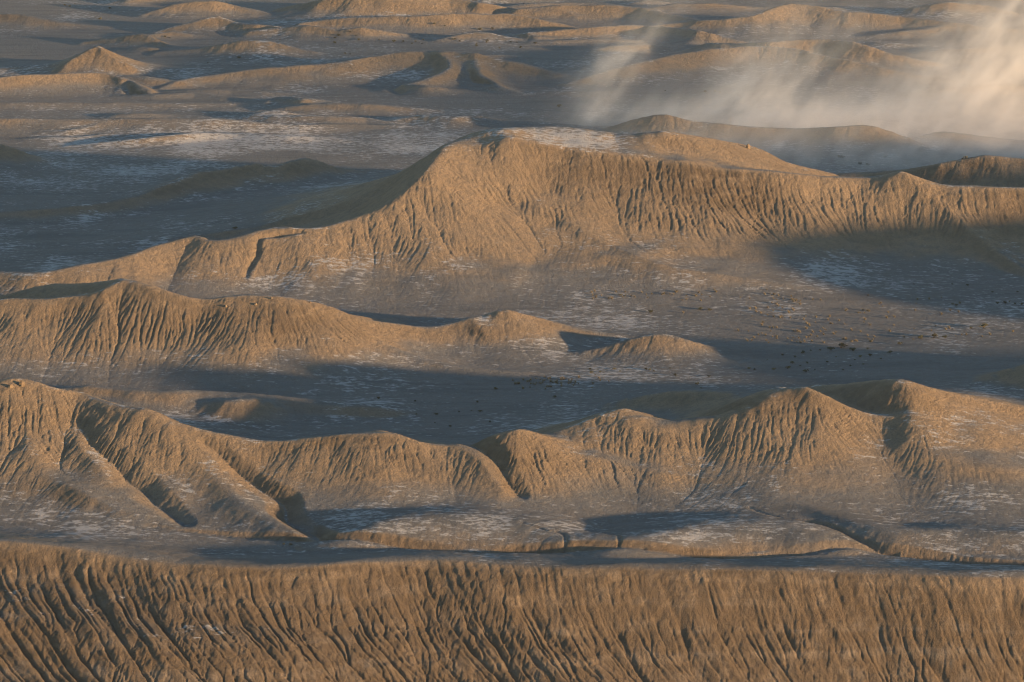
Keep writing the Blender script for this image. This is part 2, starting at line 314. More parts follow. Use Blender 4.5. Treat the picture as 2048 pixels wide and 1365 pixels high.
def base_land(x, y):
    """height and dominating hill at flat arrays of places"""
    n = x.size
    # wandering of the outlines
    wx = x + 3.0 * vnoise(x, y, 23, 3) + 1.4 * vnoise(x, y, 9, 4)
    wy = y + 3.0 * vnoise(x, y, 23, 5) + 1.4 * vnoise(x, y, 9, 6)
    acc = np.zeros(n, np.float32); top = np.zeros(n, np.float32); lab = np.zeros(n, np.int32)
    K = 3.6
    for (hid, P, wf, wb, p, r0, wmin) in CRESTS:
        hm = P[:, 2].max()
        w = max(hm * max(wf, wb), wmin) + 8
        m = np.nonzero((x > P[:, 0].min() - w) & (x < P[:, 0].max() + w) & (y > P[:, 1].min() - w) & (y < P[:, 1].max() + w))[0]
        if m.size == 0: continue
        c = np.zeros(m.size, np.float32)
        for a_, b_ in zip(P[:-1], P[1:]):
            hs = max(a_[2], b_[2]); q = max(hs * max(wf, wb), wmin) + 8
            xm, ym_ = x[m], y[m]
            n_ = np.nonzero((xm > min(a_[0], b_[0]) - q) & (xm < max(a_[0], b_[0]) + q) & (ym_ > min(a_[1], b_[1]) - q) & (ym_ < max(a_[1], b_[1]) + q))[0]
            if n_.size == 0: continue
            d, hc, s = seg_dist(wx[m[n_]], wy[m[n_]], (a_, b_))
            sb = s * .5 + .5
            sb = sb * sb * (3 - 2 * sb)
            k = wf + (wb - wf) * sb
            ww = np.maximum(hc * k, wmin * np.minimum(1, hc / 2 + .3))
            d = np.sqrt(d * d + r0 * r0) - r0
            t = np.clip(1 - d / ww, 0, 1).astype(np.float32)
            c[n_] = np.maximum(c[n_], np.maximum(hc, 0) * t ** np.float32(p))
        acc[m] += c ** K
        bigger = c > top[m]
        top[m] = np.where(bigger, c, top[m])
        lab[m] = np.where(bigger & (c > 0.9), hid, lab[m])
    h = acc ** (1 / K)
    h += (.9 * vnoise(x, y, 55, 8) + .45 * vnoise(x, y, 21, 9)) * (.5 + .5 * np.clip(h / 8, 0, 1))
    h += np.clip((h - 1) / 6, 0, 1) * (1.0 * vnoise(x, y, 13, 10) + .3 * vnoise(x, y, 6.1, 12))
    # the near hillside drops away in front of its crest; its ribs lean down to the right
    d = np.interp(x, FORE_XY[:, 0], FORE_XY[:, 1]) - 1.0 - y + 1.5 * vnoise(x, y, 30, 40)
    f = np.clip(d, 0, 400)
    fall = .60 * (np.sqrt(f * f + 30) - 5.5)
    h -= np.where(fall < 19, fall, 19 + 9 * (1 - np.exp(-(fall - 19) / 9)))
    on = sstep(1, 10, f) * sstep(90, 50, f)
    lean = x - .50 * f - .009 * f * f + 2.2 * vnoise(x, y, 9, 44) + .8 * vnoise(x, y, 3.7, 45)
    h -= .09 * x * sstep(2, 30, f) * sstep(300, 200, np.abs(x))
    h += on * (.9 * vnoise(lean, f * .15, 6.5, 41) + (1.0 + 2.0 * sstep(-40, 30, x)) * vnoise(lean, f * .3, 23, 43))
    for (P, w) in GULLIES:
        q = w * 2.2 + 3
        m = np.nonzero((x > P[:, 0].min() - q) & (x < P[:, 0].max() + q) & (y > P[:, 1].min() - q) & (y < P[:, 1].max() + q))[0]
        if m.size == 0: continue
        d, dep, s = seg_dist(wx[m], wy[m], P)
        h[m] -= dep * np.maximum(0, 1 - d / (w * (.45 + .35 * dep))) ** 1.3
    return h, lab
CRESTS = [(a, smooth_poly(P, 2), *r) for (a, P, *r) in CRESTS]
GULLIES = [(smooth_poly(P), w) for (P, w) in GULLIES]

# ------------------------------------------------------------------ erosion on a conformal polar grid
DEL = 0.00036
TH0, TH1 = R(-11.2), R(11.2)
RHO0, RHO1 = math.log(598), math.log(2060)
NT = int((TH1 - TH0) / DEL); NR = int((RHO1 - RHO0) / DEL)
def grid_xy(i_r, i_t):
    r = np.exp(RHO0 + i_r * DEL); t = TH0 + i_t * DEL
    return r * np.sin(t), r * np.cos(t), r
def upsample(A, nr, nt):
    """bilinear from every second node"""
    ri = np.arange(nr) / 2; ti = np.arange(nt) / 2
    r0 = np.minimum(ri.astype(int), A.shape[0] - 2); t0 = np.minimum(ti.astype(int), A.shape[1] - 2)
    fr = (ri - r0)[:, None].astype(np.float32); ft = (ti - t0)[None, :].astype(np.float32)
    B = A[r0] * (1 - fr) + A[r0 + 1] * fr
    return B[:, t0] * (1 - ft) + B[:, t0 + 1] * ft
hr = np.arange(0, NR + 2, 2); ht = np.arange(0, NT + 2, 2)
gr, gt = np.meshgrid(hr.astype(np.float64), ht.astype(np.float64), indexing='ij')
X, Y, _ = grid_xy(gr.ravel(), gt.ravel())
hb, lb = base_land(X, Y)
hb = hb.reshape(gr.shape).astype(np.float32); lb = lb.reshape(gr.shape)
H0 = upsample(hb, NR, NT).astype(np.float32)
rr = np.exp(RHO0 + np.arange(NR) * DEL).astype(np.float32)[:, None]
cell = rr * DEL
ii, jj = np.meshgrid(np.arange(NR, dtype=np.float64), np.arange(NT, dtype=np.float64), indexing='ij')
XX, YY, _ = grid_xy(ii, jj)
print('base', round(time.time() - T0, 1), NR, NT)
def blur(A, n=1):
    for _ in range(n):
        B = A.copy()
        B[1:-1] = A[:-2] * .25 + A[1:-1] * .5 + A[2:] * .25
        A = B.copy()
        A[:, 1:-1] = B[:, :-2] * .25 + B[:, 1:-1] * .5 + B[:, 2:] * .25
    return A
H = H0.copy()
gx0 = np.gradient(blur(H0, 3), axis=1) / cell; gy0 = np.gradient(blur(H0, 3), axis=0) / cell
slope0 = np.sqrt(gx0 ** 2 + gy0 ** 2)
steep = sstep(.16, .58, slope0).astype(np.float32)
rough = (.28 * vnoise(XX, YY, 5.3, 19) + .30 * vnoise(XX, YY, 1.9, 20) + .30 * vnoise(XX, YY, .95, 21)).astype(np.float32)
H += (.25 + .75 * steep) * rough * .55
fdist = (np.interp(XX, FORE_XY[:, 0], FORE_XY[:, 1]) - YY).astype(np.float32)
# the near hillside's leaning, merging gullies
nn = np.nonzero(fdist[:, NT // 2] > -12)[0].max() + 1
fx, fy = XX[:nn], YY[:nn]; ff = np.maximum(fdist[:nn], 0)
Lc = fx - .22 * ff - .010 * ff * ff + 1.6 * vnoise(fx, fy, 9, 44) + .7 * vnoise(fx, fy, 3.1, 45) + .3 * vnoise(fx, fy, 1.2, 46)
n1 = vnoise(Lc, ff * .11, 6.8, 60); n2 = vnoise(Lc, ff * .14, 2.7, 61); n3 = vnoise(Lc, ff * .2, 1.35, 62)
vary = np.clip(.75 + 1.2 * vnoise(fx, fy, 13, 63), .25, 1.3)
H[:nn] -= (sstep(2, 18, ff) * (.46 * np.exp(-(n1 / .05) ** 2) + .16 * np.exp(-(n1 / .15) ** 2)) * vary
           + sstep(1, 9, ff) * .30 * np.exp(-(n2 / .09) ** 2) * vary + sstep(.5, 5, ff) * .20 * np.exp(-(n3 / .15) ** 2)).astype(np.float32)
H0r = H.copy()
rill = (.22 + .78 * steep) * (.5 + .5 * sstep(3, 11, H0)) * np.clip(.78 + 1.3 * vnoise(XX, YY, 48, 50) + .7 * vnoise(XX, YY, 17, 51), .45, 1.25).astype(np.float32)
for (u, v, h, sx, sy, k) in [(800, 440, 13, 60, 45, -.45), (1030, 400, 18, 16, 30, -.3), (1500, 430, 14, 90, 30, .35), (520, 660, 10, 50, 25, .45), (120, 660, 9, 40, 25, .15), (1500, 880, 9, 45, 25, .5), (1280, 890, 7, 25, 20, .4),
                             (700, 920, 7, 45, 22, .5), (200, 900, 9, 40, 24, .4), (1000, 930, 6, 22, 18, .5), (1830, 900, 6, 20, 16, .4)]:
    x, y = ground_point(u, v, h)
    rill = rill * (1 + k * np.exp(-((XX - x) / sx) ** 2 - ((YY - y) / sy) ** 2)).astype(np.float32)
rill = np.where(fdist > 0, (.48 + .62 * sstep(4, 26, fdist)) * np.clip(.75 + .8 * vnoise(XX, YY, 16, 52) + .6 * vnoise(XX, YY, 6, 53), .4, 1.2), rill).astype(np.float32)
prob = np.clip(slope0, .0, .6).ravel() ** 1.0 + .01
cum = np.cumsum(prob); cum /= cum[-1]
NP, NB = 260000, 7
for b in range(NB):
    gx = np.gradient(H, axis=1); gy = np.gradient(H, axis=0)
    inv = 1.0 / (np.sqrt(gx * gx + gy * gy) + 1e-6)
    sl = (1.0 / inv / cell).astype(np.float32).ravel()
    nx = (gx * inv).astype(np.float32).ravel(); ny = (gy * inv).astype(np.float32).ravel()
    k = np.searchsorted(cum, rng.random(NP))
    py = (k // NT).astype(np.float32) + rng.random(NP, dtype=np.float32)
    px = (k % NT).astype(np.float32) + rng.random(NP, dtype=np.float32)
    vx = np.zeros(NP, np.float32); vy = np.zeros(NP, np.float32)
    flow = np.zeros(NR * NT, np.float32)
    idxs = []; ws = []
    for s in range(120):
        ok = (px > 1) & (px < NT - 2) & (py > 1) & (py < NR - 2)
        if not ok.all():
            px, py, vx, vy = px[ok], py[ok], vx[ok], vy[ok]
        idx = py.astype(np.int32) * NT + px.astype(np.int32)
        g = sl[idx]
        vx = .3 * vx - .7 * nx[idx]; vy = .3 * vy - .7 * ny[idx]
        n = 1 / (np.sqrt(vx * vx + vy * vy) + 1e-5)
        vx *= n; vy *= n
        px = px + vx; py = py + vy
        idxs.append(idx); ws.append(np.clip(g - .03, 0, .6) * min(1, .2 + s / 40))
        if s % 10 == 9:
            keep = g > .03
            px, py, vx, vy = px[keep], py[keep], vx[keep], vy[keep]
            flow += np.bincount(np.concatenate(idxs), weights=np.concatenate(ws), minlength=NR * NT).astype(np.float32)
            idxs = []; ws = []
            if px.size < 500: break
    flow = flow.reshape(NR, NT)
    f = blur(flow, 1) * .1 + flow * .9
    carve = np.minimum(.085 * np.sqrt(np.maximum(f - .9, 0)), .32) * cell
    H = H - carve
    lim = np.minimum(cell, .45) * (.50 + 1.25 * sstep(8, 60, f)) * rill
    H = np.maximum(H, H0r - lim)
    a = .08 * np.exp(-f / 2.0)
    H = H * (1 - a) + blur(H) * a
# fine rills: noise smeared along the fall lines, cut where it crosses zero
Hs = blur(H, 9)
gx = np.gradient(Hs, axis=1); gy = np.gradient(Hs, axis=0)
inv = 1.0 / (np.sqrt(gx * gx + gy * gy) + 1e-6)
nx = (gx * inv).astype(np.float32).ravel(); ny = (gy * inv).astype(np.float32).ravel()
act = np.nonzero((slope0 > .13).ravel())[0]
WN = (vnoise(jj, ii, 3.4, 70) + .5 * vnoise(jj, ii, 6.5, 71)).astype(np.float32).ravel()
lic = WN[act].copy()
for sg in (1.0, -1.0):
    px = (act % NT).astype(np.float32) + .5; py = (act // NT).astype(np.float32) + .5
    for q in range(32):
        idx = np.clip(py, 0, NR - 1).astype(np.int32) * NT + np.clip(px, 0, NT - 1).astype(np.int32)
        px = px + sg * nx[idx]; py = py + sg * ny[idx]
        idx = np.clip(py, 0, NR - 1).astype(np.int32) * NT + np.clip(px, 0, NT - 1).astype(np.int32)
        lic += WN[idx]
lic = (lic - lic.mean()) / lic.std()
cut = np.zeros(NR * NT, np.float32)
cut[act] = np.exp(-(lic / .32) ** 2)
cut = cut.reshape(NR, NT)
fine_k = sstep(.15, .45, slope0) * np.where(fdist > 0, .30 + .85 * sstep(2, 20, fdist), .35 + .65 * sstep(2, 10, H0)) * np.clip(.85 + 1.0 * vnoise(XX, YY, 37, 72), .35, 1.3)
H = H - (np.minimum(cell, .42) * .56 * fine_k * cut).astype(np.float32)
print('eroded', round(time.time() - T0, 1))
edge = np.minimum(np.minimum(jj, NT - 1 - jj), np.minimum(ii, NR - 1 - ii))
H = H0 + (H - H0) * sstep(0, 30, edge).astype(np.float32)

# ------------------------------------------------------------------ mesh grid
# rows: denser where slopes face the view; columns: even inside the view, sparse outside
z_m = H[:, ::16]
ym = YY[:, ::16]
u_, v_ = project(XX[:, ::16], ym, z_m)
dv = np.abs(np.diff(v_, axis=0))
wrow = dv.mean(axis=1) + .25 * dv.mean()
cdf = np.concatenate([[0], np.cumsum(wrow)]); cdf /= cdf[-1]
NROW, NCOL = 1170, NT
rows_i = np.unique(np.round(np.interp(np.linspace(0, 1, NROW), cdf, np.arange(NR)))).astype(float)
NROW = len(rows_i)
r_in = np.exp(RHO0 + rows_i * DEL)
t_in = TH0 + np.arange(NT) * DEL
r_near = np.geomspace(4, 592, 40); r_far = np.geomspace(2085, 30000, 34)
def fan(a, b, n, p=1.6):
    return a + (b - a) * (np.linspace(0, 1, n + 1)[1:] ** p)
t_right = np.concatenate([fan(TH1, R(40), 80, 1.1), fan(R(40), R(180), 30, 1.2)])
t_left = -np.concatenate([fan(-TH0, R(30), 34, 1.2), fan(R(30), R(180), 30, 1.2)])[::-1]
r_all = np.concatenate([r_near, r_in, r_far]); t_all = np.concatenate([t_left, t_in, t_right])
A, B = len(r_near), len(t_left)
RRm, TTm = np.meshgrid(r_all, t_all, indexing='ij')
VX = RRm * np.sin(TTm); VY = RRm * np.cos(TTm)
VZ = np.zeros_like(VX); LAB = np.zeros(VX.shape, np.int32)
inside = np.zeros(VX.shape, bool); inside[A:A + NROW, B:B + NCOL] = True
ho, lo = base_land(VX[~inside], VY[~inside])
VZ[~inside] = ho; LAB[~inside] = lo
ci = rows_i; cj = np.arange(NT)
def sample(G):
    return G[ci.astype(int)][:, cj]
VZ[A:A + NROW, B:B + NCOL] = sample(H)
LAB[A:A + NROW, B:B + NCOL] = lb[np.clip(np.round(ci / 2).astype(int), 0, lb.shape[0] - 1)][:, np.clip(np.round(cj / 2).astype(int), 0, lb.shape[1] - 1)]
def land_height(x, y):
    r = math.hypot(x, y); t = math.atan2(x, y)
    i = (math.log(r) - RHO0) / DEL; j = (t - TH0) / DEL
    if 0 <= i < NR - 1 and 0 <= j < NT - 1:
        a, b = int(i), int(j); fi, fj = i - a, j - b
        return float((H[a, b] * (1 - fj) + H[a, b + 1] * fj) * (1 - fi) + (H[a + 1, b] * (1 - fj) + H[a + 1, b + 1] * fj) * fi)
    return float(base_land(np.array([x]), np.array([y]))[0][0])
def on_land(u, v):
    """first place of the land met along the ray through a pixel"""
    lo_, hi_ = 45.0, -8.0
    h = lo_
    while h > hi_:
        x, y = ground_point(u, v, h)
        if land_height(x, y) >= h: break
        h -= .25
    x, y = ground_point(u, v, h)
    return x, y, land_height(x, y)

# smooth slope and pale salt cover as attributes of the land
SL = np.zeros(VX.shape, np.float32)
SL[A:A + NROW, B:B + NCOL] = sample(slope0)
def blob(u0, v0, su, sv):
    return np.exp(-((PU - u0) / su) ** 2 - ((PV - v0) / sv) ** 2)
PU, PV = project(VX, np.maximum(VY, 1), VZ)
salt = .36 + .50 * vnoise(VX, VY, 30, 30) + .35 * vnoise(VX, VY, 11, 31)
salt -= .75 * sstep(.22, .6, SL)
# salt pans: (x, y) centres on the flats with their reach in metres
RUTS = [[(1500, 700), (1560, 678), (1640, 662), (1760, 650), (1900, 640), (2080, 628)], [(1520, 706), (1600, 684), (1700, 668), (1800, 660), (2080, 640)],
        [(1540, 640), (1570, 650), (1560, 668), (1600, 676), (1660, 664)], [(1460, 640), (1640, 628), (1800, 622), (2080, 612)], [(1000, 760), (1200, 716), (1420, 660), (1600, 636), (1900, 625)]]
PANS = [(1640, 508, 4, 22, 14, -.7), (1110, 300, 30, 28, 16, .75), (170, 1070, 0, 16, 9, .4), (480, 590, 0, 18, 10, .45), (800, 560, 2, 36, 14, .45), (1080, 1040, 3, 20, 7, .2), (1290, 1085, 1, 14, 5, .4),
        (1550, 520, 4, 30, 12, .2), (1750, 530, 2, 30, 14, .15), (620, 285, 0, 120, 22, .6), (300, 350, 0, 60, 40, .35), (600, 400, 0, 40, 16, .4), (700, 1040, 1, 14, 8, .15),
        (1640, 545, 2, 20, 5, .2), (1150, 700, 1, 14, 12, .3), (1180, 640, 1, 26, 12, .4), (760, 240, 0, 70, 12, .5), (1590, 345, 17, 14, 10, .7), (1900, 350, 10, 26, 10, .4),
        (1700, 1130, 10, 18, 6, .5), (1350, 650, 0, 20, 10, .3), (1950, 1010, 2, 14, 10, .4), (1880, 940, 2, 5, 5, .6), (1400, 290, 4, 60, 14, .35), (900, 300, 0, 60, 14, .4), (200, 560, 4, 20, 12, .35),
        (560, 1110, 0, 20, 5, .5), (1200, 1125, 10, 40, 6, .35), (60, 1240, 8, 6, 3, .75), (170, 1220, 10, 4, 2, .5)]
for (u, v, h, sx, sy, a) in PANS:
    x, y = ground_point(u, v, h)
    salt += .55 * a * np.exp(-((VX - x) / sx) ** 2 - ((VY - y) / sy) ** 2)
# rusty brown shale where the face is steep and fresh
brown = sstep(.25, .6, SL) * (.55 + .9 * vnoise(VX, VY, 40, 33)) + .80 * sstep(2, 10, np.interp(VX, FORE_XY[:, 0], FORE_XY[:, 1]) - VY)
for (u, v, h, sx, sy, a) in [(1470, 410, 17, 26, 12, .5), (520, 640, 13, 24, 10, .5), (1530, 830, 13, 14, 8, .6), (900, 1180, 0, 60, 7, .7), (300, 1160, 2, 40, 6, .6), (1500, 1170, 0, 60, 6, .45), (720, 880, 11, 14, 6, .5), (60, 1000, 4, 20, 8, .5), (1300, 850, 11, 8, 5, .4)]:
    x, y = ground_point(u, v, h)
    brown += a * np.exp(-((VX - x) / sx) ** 2 - ((VY - y) / sy) ** 2) * sstep(.15, .4, SL + .35 * (VY < 655))
brown = np.clip(brown, 0, 1)
salt = np.clip(salt, 0, 1)

NRr, NTt = VX.shape
verts = np.stack([VX, VY, VZ], -1).reshape(-1, 3)
# normals of the whole land, so that neighbouring pieces shade without seams
def land_normals():
    dr = np.gradient(verts.reshape(NRr, NTt, 3), axis=0); dt = np.gradient(verts.reshape(NRr, NTt, 3), axis=1)
    n = np.cross(dt, dr)
    n /= np.linalg.norm(n, axis=-1, keepdims=True) + 1e-12
    n[n[..., 2] < 0] *= -1
    return n.reshape(-1, 3)
NORM = land_normals()

# ------------------------------------------------------------------ materials
def new_mat(name):
    m = bpy.data.materials.new(name); m.use_nodes = True
    m.node_tree.nodes.clear()
    return m, m.node_tree
def N(t, kind, **kw):
    n = t.nodes.new(kind)
    for k, v in kw.items(): setattr(n, k, v)
    return n
def land_material():
    m, t = new_mat('badland clay')
    L = t.links.new
    out = N(t, 'ShaderNodeOutputMaterial'); bs = N(t, 'ShaderNodeBsdfPrincipled')
    bs.inputs['Roughness'].default_value = .95
    bs.inputs['Specular IOR Level'].default_value = .12
    geo = N(t, 'ShaderNodeNewGeometry')
    def noise(scale, detail=4, rough=.55, vec=None, dist=0):
        n = N(t, 'ShaderNodeTexNoise'); n.inputs['Scale'].default_value = scale
        n.inputs['Detail'].default_value = detail; n.inputs['Roughness'].default_value = rough; n.inputs['Distortion'].default_value = dist
        L(vec or geo.outputs['Position'], n.inputs['Vector'])
        return n.outputs['Fac']
    def ramp(f, a, b):
        n = N(t, 'ShaderNodeMapRange'); n.interpolation_type = 'SMOOTHSTEP'
        n.inputs['From Min'].default_value = a; n.inputs['From Max'].default_value = b
        L(f, n.inputs['Value']); return n.outputs['Result']
    def mixc(f, a, b):
        n = N(t, 'ShaderNodeMix', data_type='RGBA')
        for s, v in ((0, f), (6, a), (7, b)):
            if hasattr(v, 'is_linked') or hasattr(v, 'links'): L(v, n.inputs[s])
            else: n.inputs[s].default_value = v
        return n.outputs[2]
    def math_(op, a, b):
        n = N(t, 'ShaderNodeMath', operation=op)
        for s, v in ((0, a), (1, b)):
            if hasattr(v, 'links'): L(v, n.inputs[s])
            else: n.inputs[s].default_value = v
        return n.outputs[0]
    def attr(name):
        n = N(t, 'ShaderNodeAttribute'); n.attribute_name = name
        return n.outputs['Fac']
    salt_a, brown_a = attr('salt'), attr('brown')
    grey = (.185, .178, .168, 1); tan = (.31, .222, .140, 1); rust = (.130, .093, .060, 1); white = (.44, .425, .41, 1)
    c = mixc(ramp(math_('ADD', attr('tan'), math_('MULTIPLY', math_('SUBTRACT', noise(.06, 5), .5), .9)), .15, .85), grey, tan)
    c = mixc(math_('MULTIPLY', ramp(noise(.35, 5), .4, .7), .45), c, (.15, .125, .10, 1))
    c = mixc(math_('MULTIPLY', ramp(noise(1.6, 4, .7), .48, .72), .55), c, (.12, .095, .075, 1))
    c = mixc(math_('MULTIPLY', ramp(noise(2.1, 3, .7), .56, .74), .40), c, (.42, .34, .26, 1))
    c = mixc(math_('MULTIPLY', ramp(noise(4.2, 3, .7), .45, .70), .45), c, (.10, .082, .065, 1))
    sc_ = N(t, 'ShaderNodeVectorMath', operation='MULTIPLY'); sc_.inputs[1].default_value = (.018, .11, .05)
    L(geo.outputs['Position'], sc_.inputs[0])
    c = mixc(math_('MULTIPLY', ramp(noise(1.0, 5, .65, sc_.outputs[0], .6), .45, .68), math_('SUBTRACT', .55, math_('MULTIPLY', attr('tan'), .5))), c, (.10, .098, .095, 1))
    # strata follow the height, slightly wavy
    sep = N(t, 'ShaderNodeSeparateXYZ'); L(geo.outputs['Position'], sep.inputs[0])
    zz = math_('ADD', sep.outputs[2], math_('MULTIPLY', noise(.03, 3), 6.0))
    comb = N(t, 'ShaderNodeCombineXYZ'); L(zz, comb.inputs[2])
    strata = noise(.28, 3, .6, comb.outputs[0])
    b = math_('MULTIPLY', brown_a, ramp(math_('ADD', math_('MULTIPLY', strata, .45), math_('MULTIPLY', noise(.22, 5, .65), .55)), .27, .56))
    c = mixc(b, c, rust)
    # salt flecks
    sv = N(t, 'ShaderNodeVectorMath', operation='MULTIPLY'); sv.inputs[1].default_value = (.5, 1.0, 1.0)
    L(geo.outputs['Position'], sv.inputs[0])
    fl = math_('ADD', math_('MULTIPLY', noise(.55, 5, .7, sv.outputs[0]), .7), math_('MULTIPLY', noise(1.4, 3, .65, sv.outputs[0]), .30))
    thr = math_('ADD', fl, math_('MULTIPLY', salt_a, .30))
    sm = math_('MULTIPLY', ramp(thr, .65, .765), .80)
    c = mixc(sm, c, white)
    L(c, bs.inputs['Base Color'])
    bmp = N(t, 'ShaderNodeBump'); bmp.inputs['Strength'].default_value = 1.0; bmp.inputs['Distance'].default_value = 1.0
    hh = math_('ADD', math_('MULTIPLY', noise(.55, 3, .6), .8), math_('MULTIPLY', noise(1.9, 5, .80), .70))
    L(hh, bmp.inputs['Height']); L(bmp.outputs[0], bs.inputs['Normal'])
    L(bs.outputs[0], out.inputs[0])
    return m
LAND = land_material()

# ------------------------------------------------------------------ pieces of land
FL = LAB[:-1, :-1].ravel()
vid = np.arange(NRr * NTt).reshape(NRr, NTt)
F = np.stack([vid[:-1, :-1], vid[:-1, 1:], vid[1:, 1:], vid[1:, :-1]], -1).reshape(-1, 4)
hup = np.zeros(VX.shape, np.float32); hup[A:A + NROW, B:B + NCOL] = sample(H0)
hup += 4 * sstep(0, 6, np.interp(VX, FORE_XY[:, 0], FORE_XY[:, 1]) - VY)
tan_ = .60 * sstep(.08, .42, SL) + .5 * sstep(1.5, 12, hup) * sstep(.02, .2, SL)  # tan uphill, grey on flats: clay tones, and the crests' golden light painted in
attrs = {'tan': np.clip(tan_, 0, 1).ravel(), 'salt': salt.ravel(), 'brown': brown.ravel()}
def land_piece(name, label, cat, sel):
    f = F[sel]
    used, inv_ = np.unique(f, return_inverse=True)
    me = bpy.data.meshes.new(name)
    nf = len(f)
    me.vertices.add(len(used)); me.vertices.foreach_set('co', verts[used].astype(np.float32).ravel())
    me.loops.add(nf * 4); me.loops.foreach_set('vertex_index', inv_.reshape(-1).astype(np.int32))
    me.polygons.add(nf)
    me.polygons.foreach_set('loop_start', np.arange(0, nf * 4, 4, dtype=np.int32))
    me.update(calc_edges=True)
    me.polygons.foreach_set('use_smooth', np.ones(nf, bool))
    for k, a in attrs.items():
        at = me.attributes.new(k, 'FLOAT', 'POINT'); at.data.foreach_set('value', a[used].astype(np.float32))
    me.normals_split_custom_set_from_vertices(NORM[used].astype(np.float32))
    me.materials.append(LAND)
    o = bpy.data.objects.new(name, me); scene.collection.objects.link(o)
    o['kind'] = 'structure'; o['label'] = label; o['category'] = cat
    return o
land_piece('ground', 'grey flat desert ground dusted with pale salt', 'ground', FL == 0)
for key, (hid, name, label) in HILLS.items():
    sel = FL == hid
    if sel.sum() > 10:
        land_piece(name, label, 'hill', sel)
print('land', round(time.time() - T0, 1))
#@@REST@@
# ------------------------------------------------------------------ shrubs, grass tufts and rocks
def simple_mat(name, c1, c2, scale=6.0, rough=.9):
    m, t = new_mat(name)
    out = N(t, 'ShaderNodeOutputMaterial'); bs = N(t, 'ShaderNodeBsdfPrincipled')
    bs.inputs['Roughness'].default_value = rough; bs.inputs['Specular IOR Level'].default_value = .15
    geo = N(t, 'ShaderNodeNewGeometry'); oi = N(t, 'ShaderNodeObjectInfo')
    no = N(t, 'ShaderNodeTexNoise'); no.inputs['Scale'].default_value = scale
    t.links.new(geo.outputs['Position'], no.inputs['Vector'])
    ad = N(t, 'ShaderNodeMath', operation='ADD'); t.links.new(no.outputs['Fac'], ad.inputs[0])
    mu = N(t, 'ShaderNodeMath', operation='MULTIPLY_ADD'); t.links.new(oi.outputs['Random'], mu.inputs[0])
    mu.inputs[1].default_value = .6; mu.inputs[2].default_value = -.3
    t.links.new(mu.outputs[0], ad.inputs[1])
    mx = N(t, 'ShaderNodeMix', data_type='RGBA'); t.links.new(ad.outputs[0], mx.inputs[0])
    mx.inputs[6].default_value = (*c1, 1); mx.inputs[7].default_value = (*c2, 1)
    t.links.new(mx.outputs[2], bs.inputs['Base Color']); t.links.new(bs.outputs[0], out.inputs[0])
    return m
SAGE = simple_mat('sage leaves', (.055, .052, .028), (.125, .108, .058))
STRAW = simple_mat('dry grass', (.15, .115, .065), (.26, .20, .12))
TWIG = simple_mat('twig bark', (.05, .035, .02), (.09, .065, .04))
ROCK = simple_mat('sandstone', (.12, .085, .055), (.22, .16, .10), 1.5)
def mesh_from(name, V, Fc, mat):
    me = bpy.data.meshes.new(name); me.from_pydata(V, [], Fc); me.materials.append(mat); me.update()
    return me
rs = random.Random(5)
def shrub_meshes(i):
    """a low dome of small leaf clusters over branching stems, one metre wide"""
    V, Fc = [], []
    lobes = [(rs.uniform(-.28, .28), rs.uniform(-.28, .28), rs.uniform(.22, .42), rs.uniform(.16, .26)) for _ in range(6)]
    for k in range(170):
        cx, cy, cz, cr = rs.choice(lobes)
        a, b = rs.uniform(0, 6.28), math.acos(rs.uniform(-.6, 1))
        q = cr * rs.uniform(.6, 1.05)
        p = Vector((cx + q * math.sin(b) * math.cos(a), cy + q * math.sin(b) * math.sin(a), max(.04, cz + q * math.cos(b) * .9)))
        d = Vector((rs.uniform(-1, 1), rs.uniform(-1, 1), rs.uniform(-.2, 1))).normalized()
        w = d.orthogonal().normalized() * rs.uniform(.04, .075); l = d * rs.uniform(.10, .18)
        n = len(V)
        V += [p - l * .5, p + w, p + l * .6, p - w]; Fc.append((n, n + 1, n + 2, n + 3))
    crown = mesh_from('crown', V, Fc, SAGE)
    V, Fc = [], []
    for k in range(7):
        a = k * .9 + rs.uniform(0, .5); r = rs.uniform(.15, .34); h = rs.uniform(.25, .45)
        for (r0_, r1_, z0, z1, w0, w1) in ((0.02, r * .5, -.05, h * .55, .022, .015), (r * .5, r, h * .55, h, .015, .006)):
            n = len(V)
            for (rad, z, w) in ((r0_, z0, w0), (r1_, z1, w1)):
                for q in range(3):
                    th = a + q * 2.09
                    V.append((rad * math.cos(a) + w * math.cos(th), rad * math.sin(a) + w * math.sin(th), z))
            Fc += [(n + q, n + (q + 1) % 3, n + 3 + (q + 1) % 3, n + 3 + q) for q in range(3)]
    stem = mesh_from('stem', V, Fc, TWIG)
    return crown, stem
def tuft_mesh(i):
    V, Fc = [], []
    for k in range(46):
        a = rs.uniform(0, 6.28); r = rs.uniform(0, .16); L_ = rs.uniform(.3, .55); bend = rs.uniform(.12, .4)
        x0, y0 = r * math.cos(a), r * math.sin(a)
        px_, py_ = -math.sin(a) * .014, math.cos(a) * .014
        n = len(V)
        V += [(x0 - px_, y0 - py_, -.03), (x0 + px_, y0 + py_, -.03),
              (x0 + bend * .45 * math.cos(a) + px_, y0 + bend * .45 * math.sin(a) + py_, L_ * .65), (x0 + bend * .45 * math.cos(a) - px_, y0 + bend * .45 * math.sin(a) - py_, L_ * .65),
              (x0 + bend * math.cos(a), y0 + bend * math.sin(a), L_)]
        Fc += [(n, n + 1, n + 2, n + 3), (n + 3, n + 2, n + 4)]
    return mesh_from('dry_grass_tuft', V, Fc, STRAW)
SHR = [shrub_meshes(i) for i in range(5)]
TUF = [tuft_mesh(i) for i in range(4)]
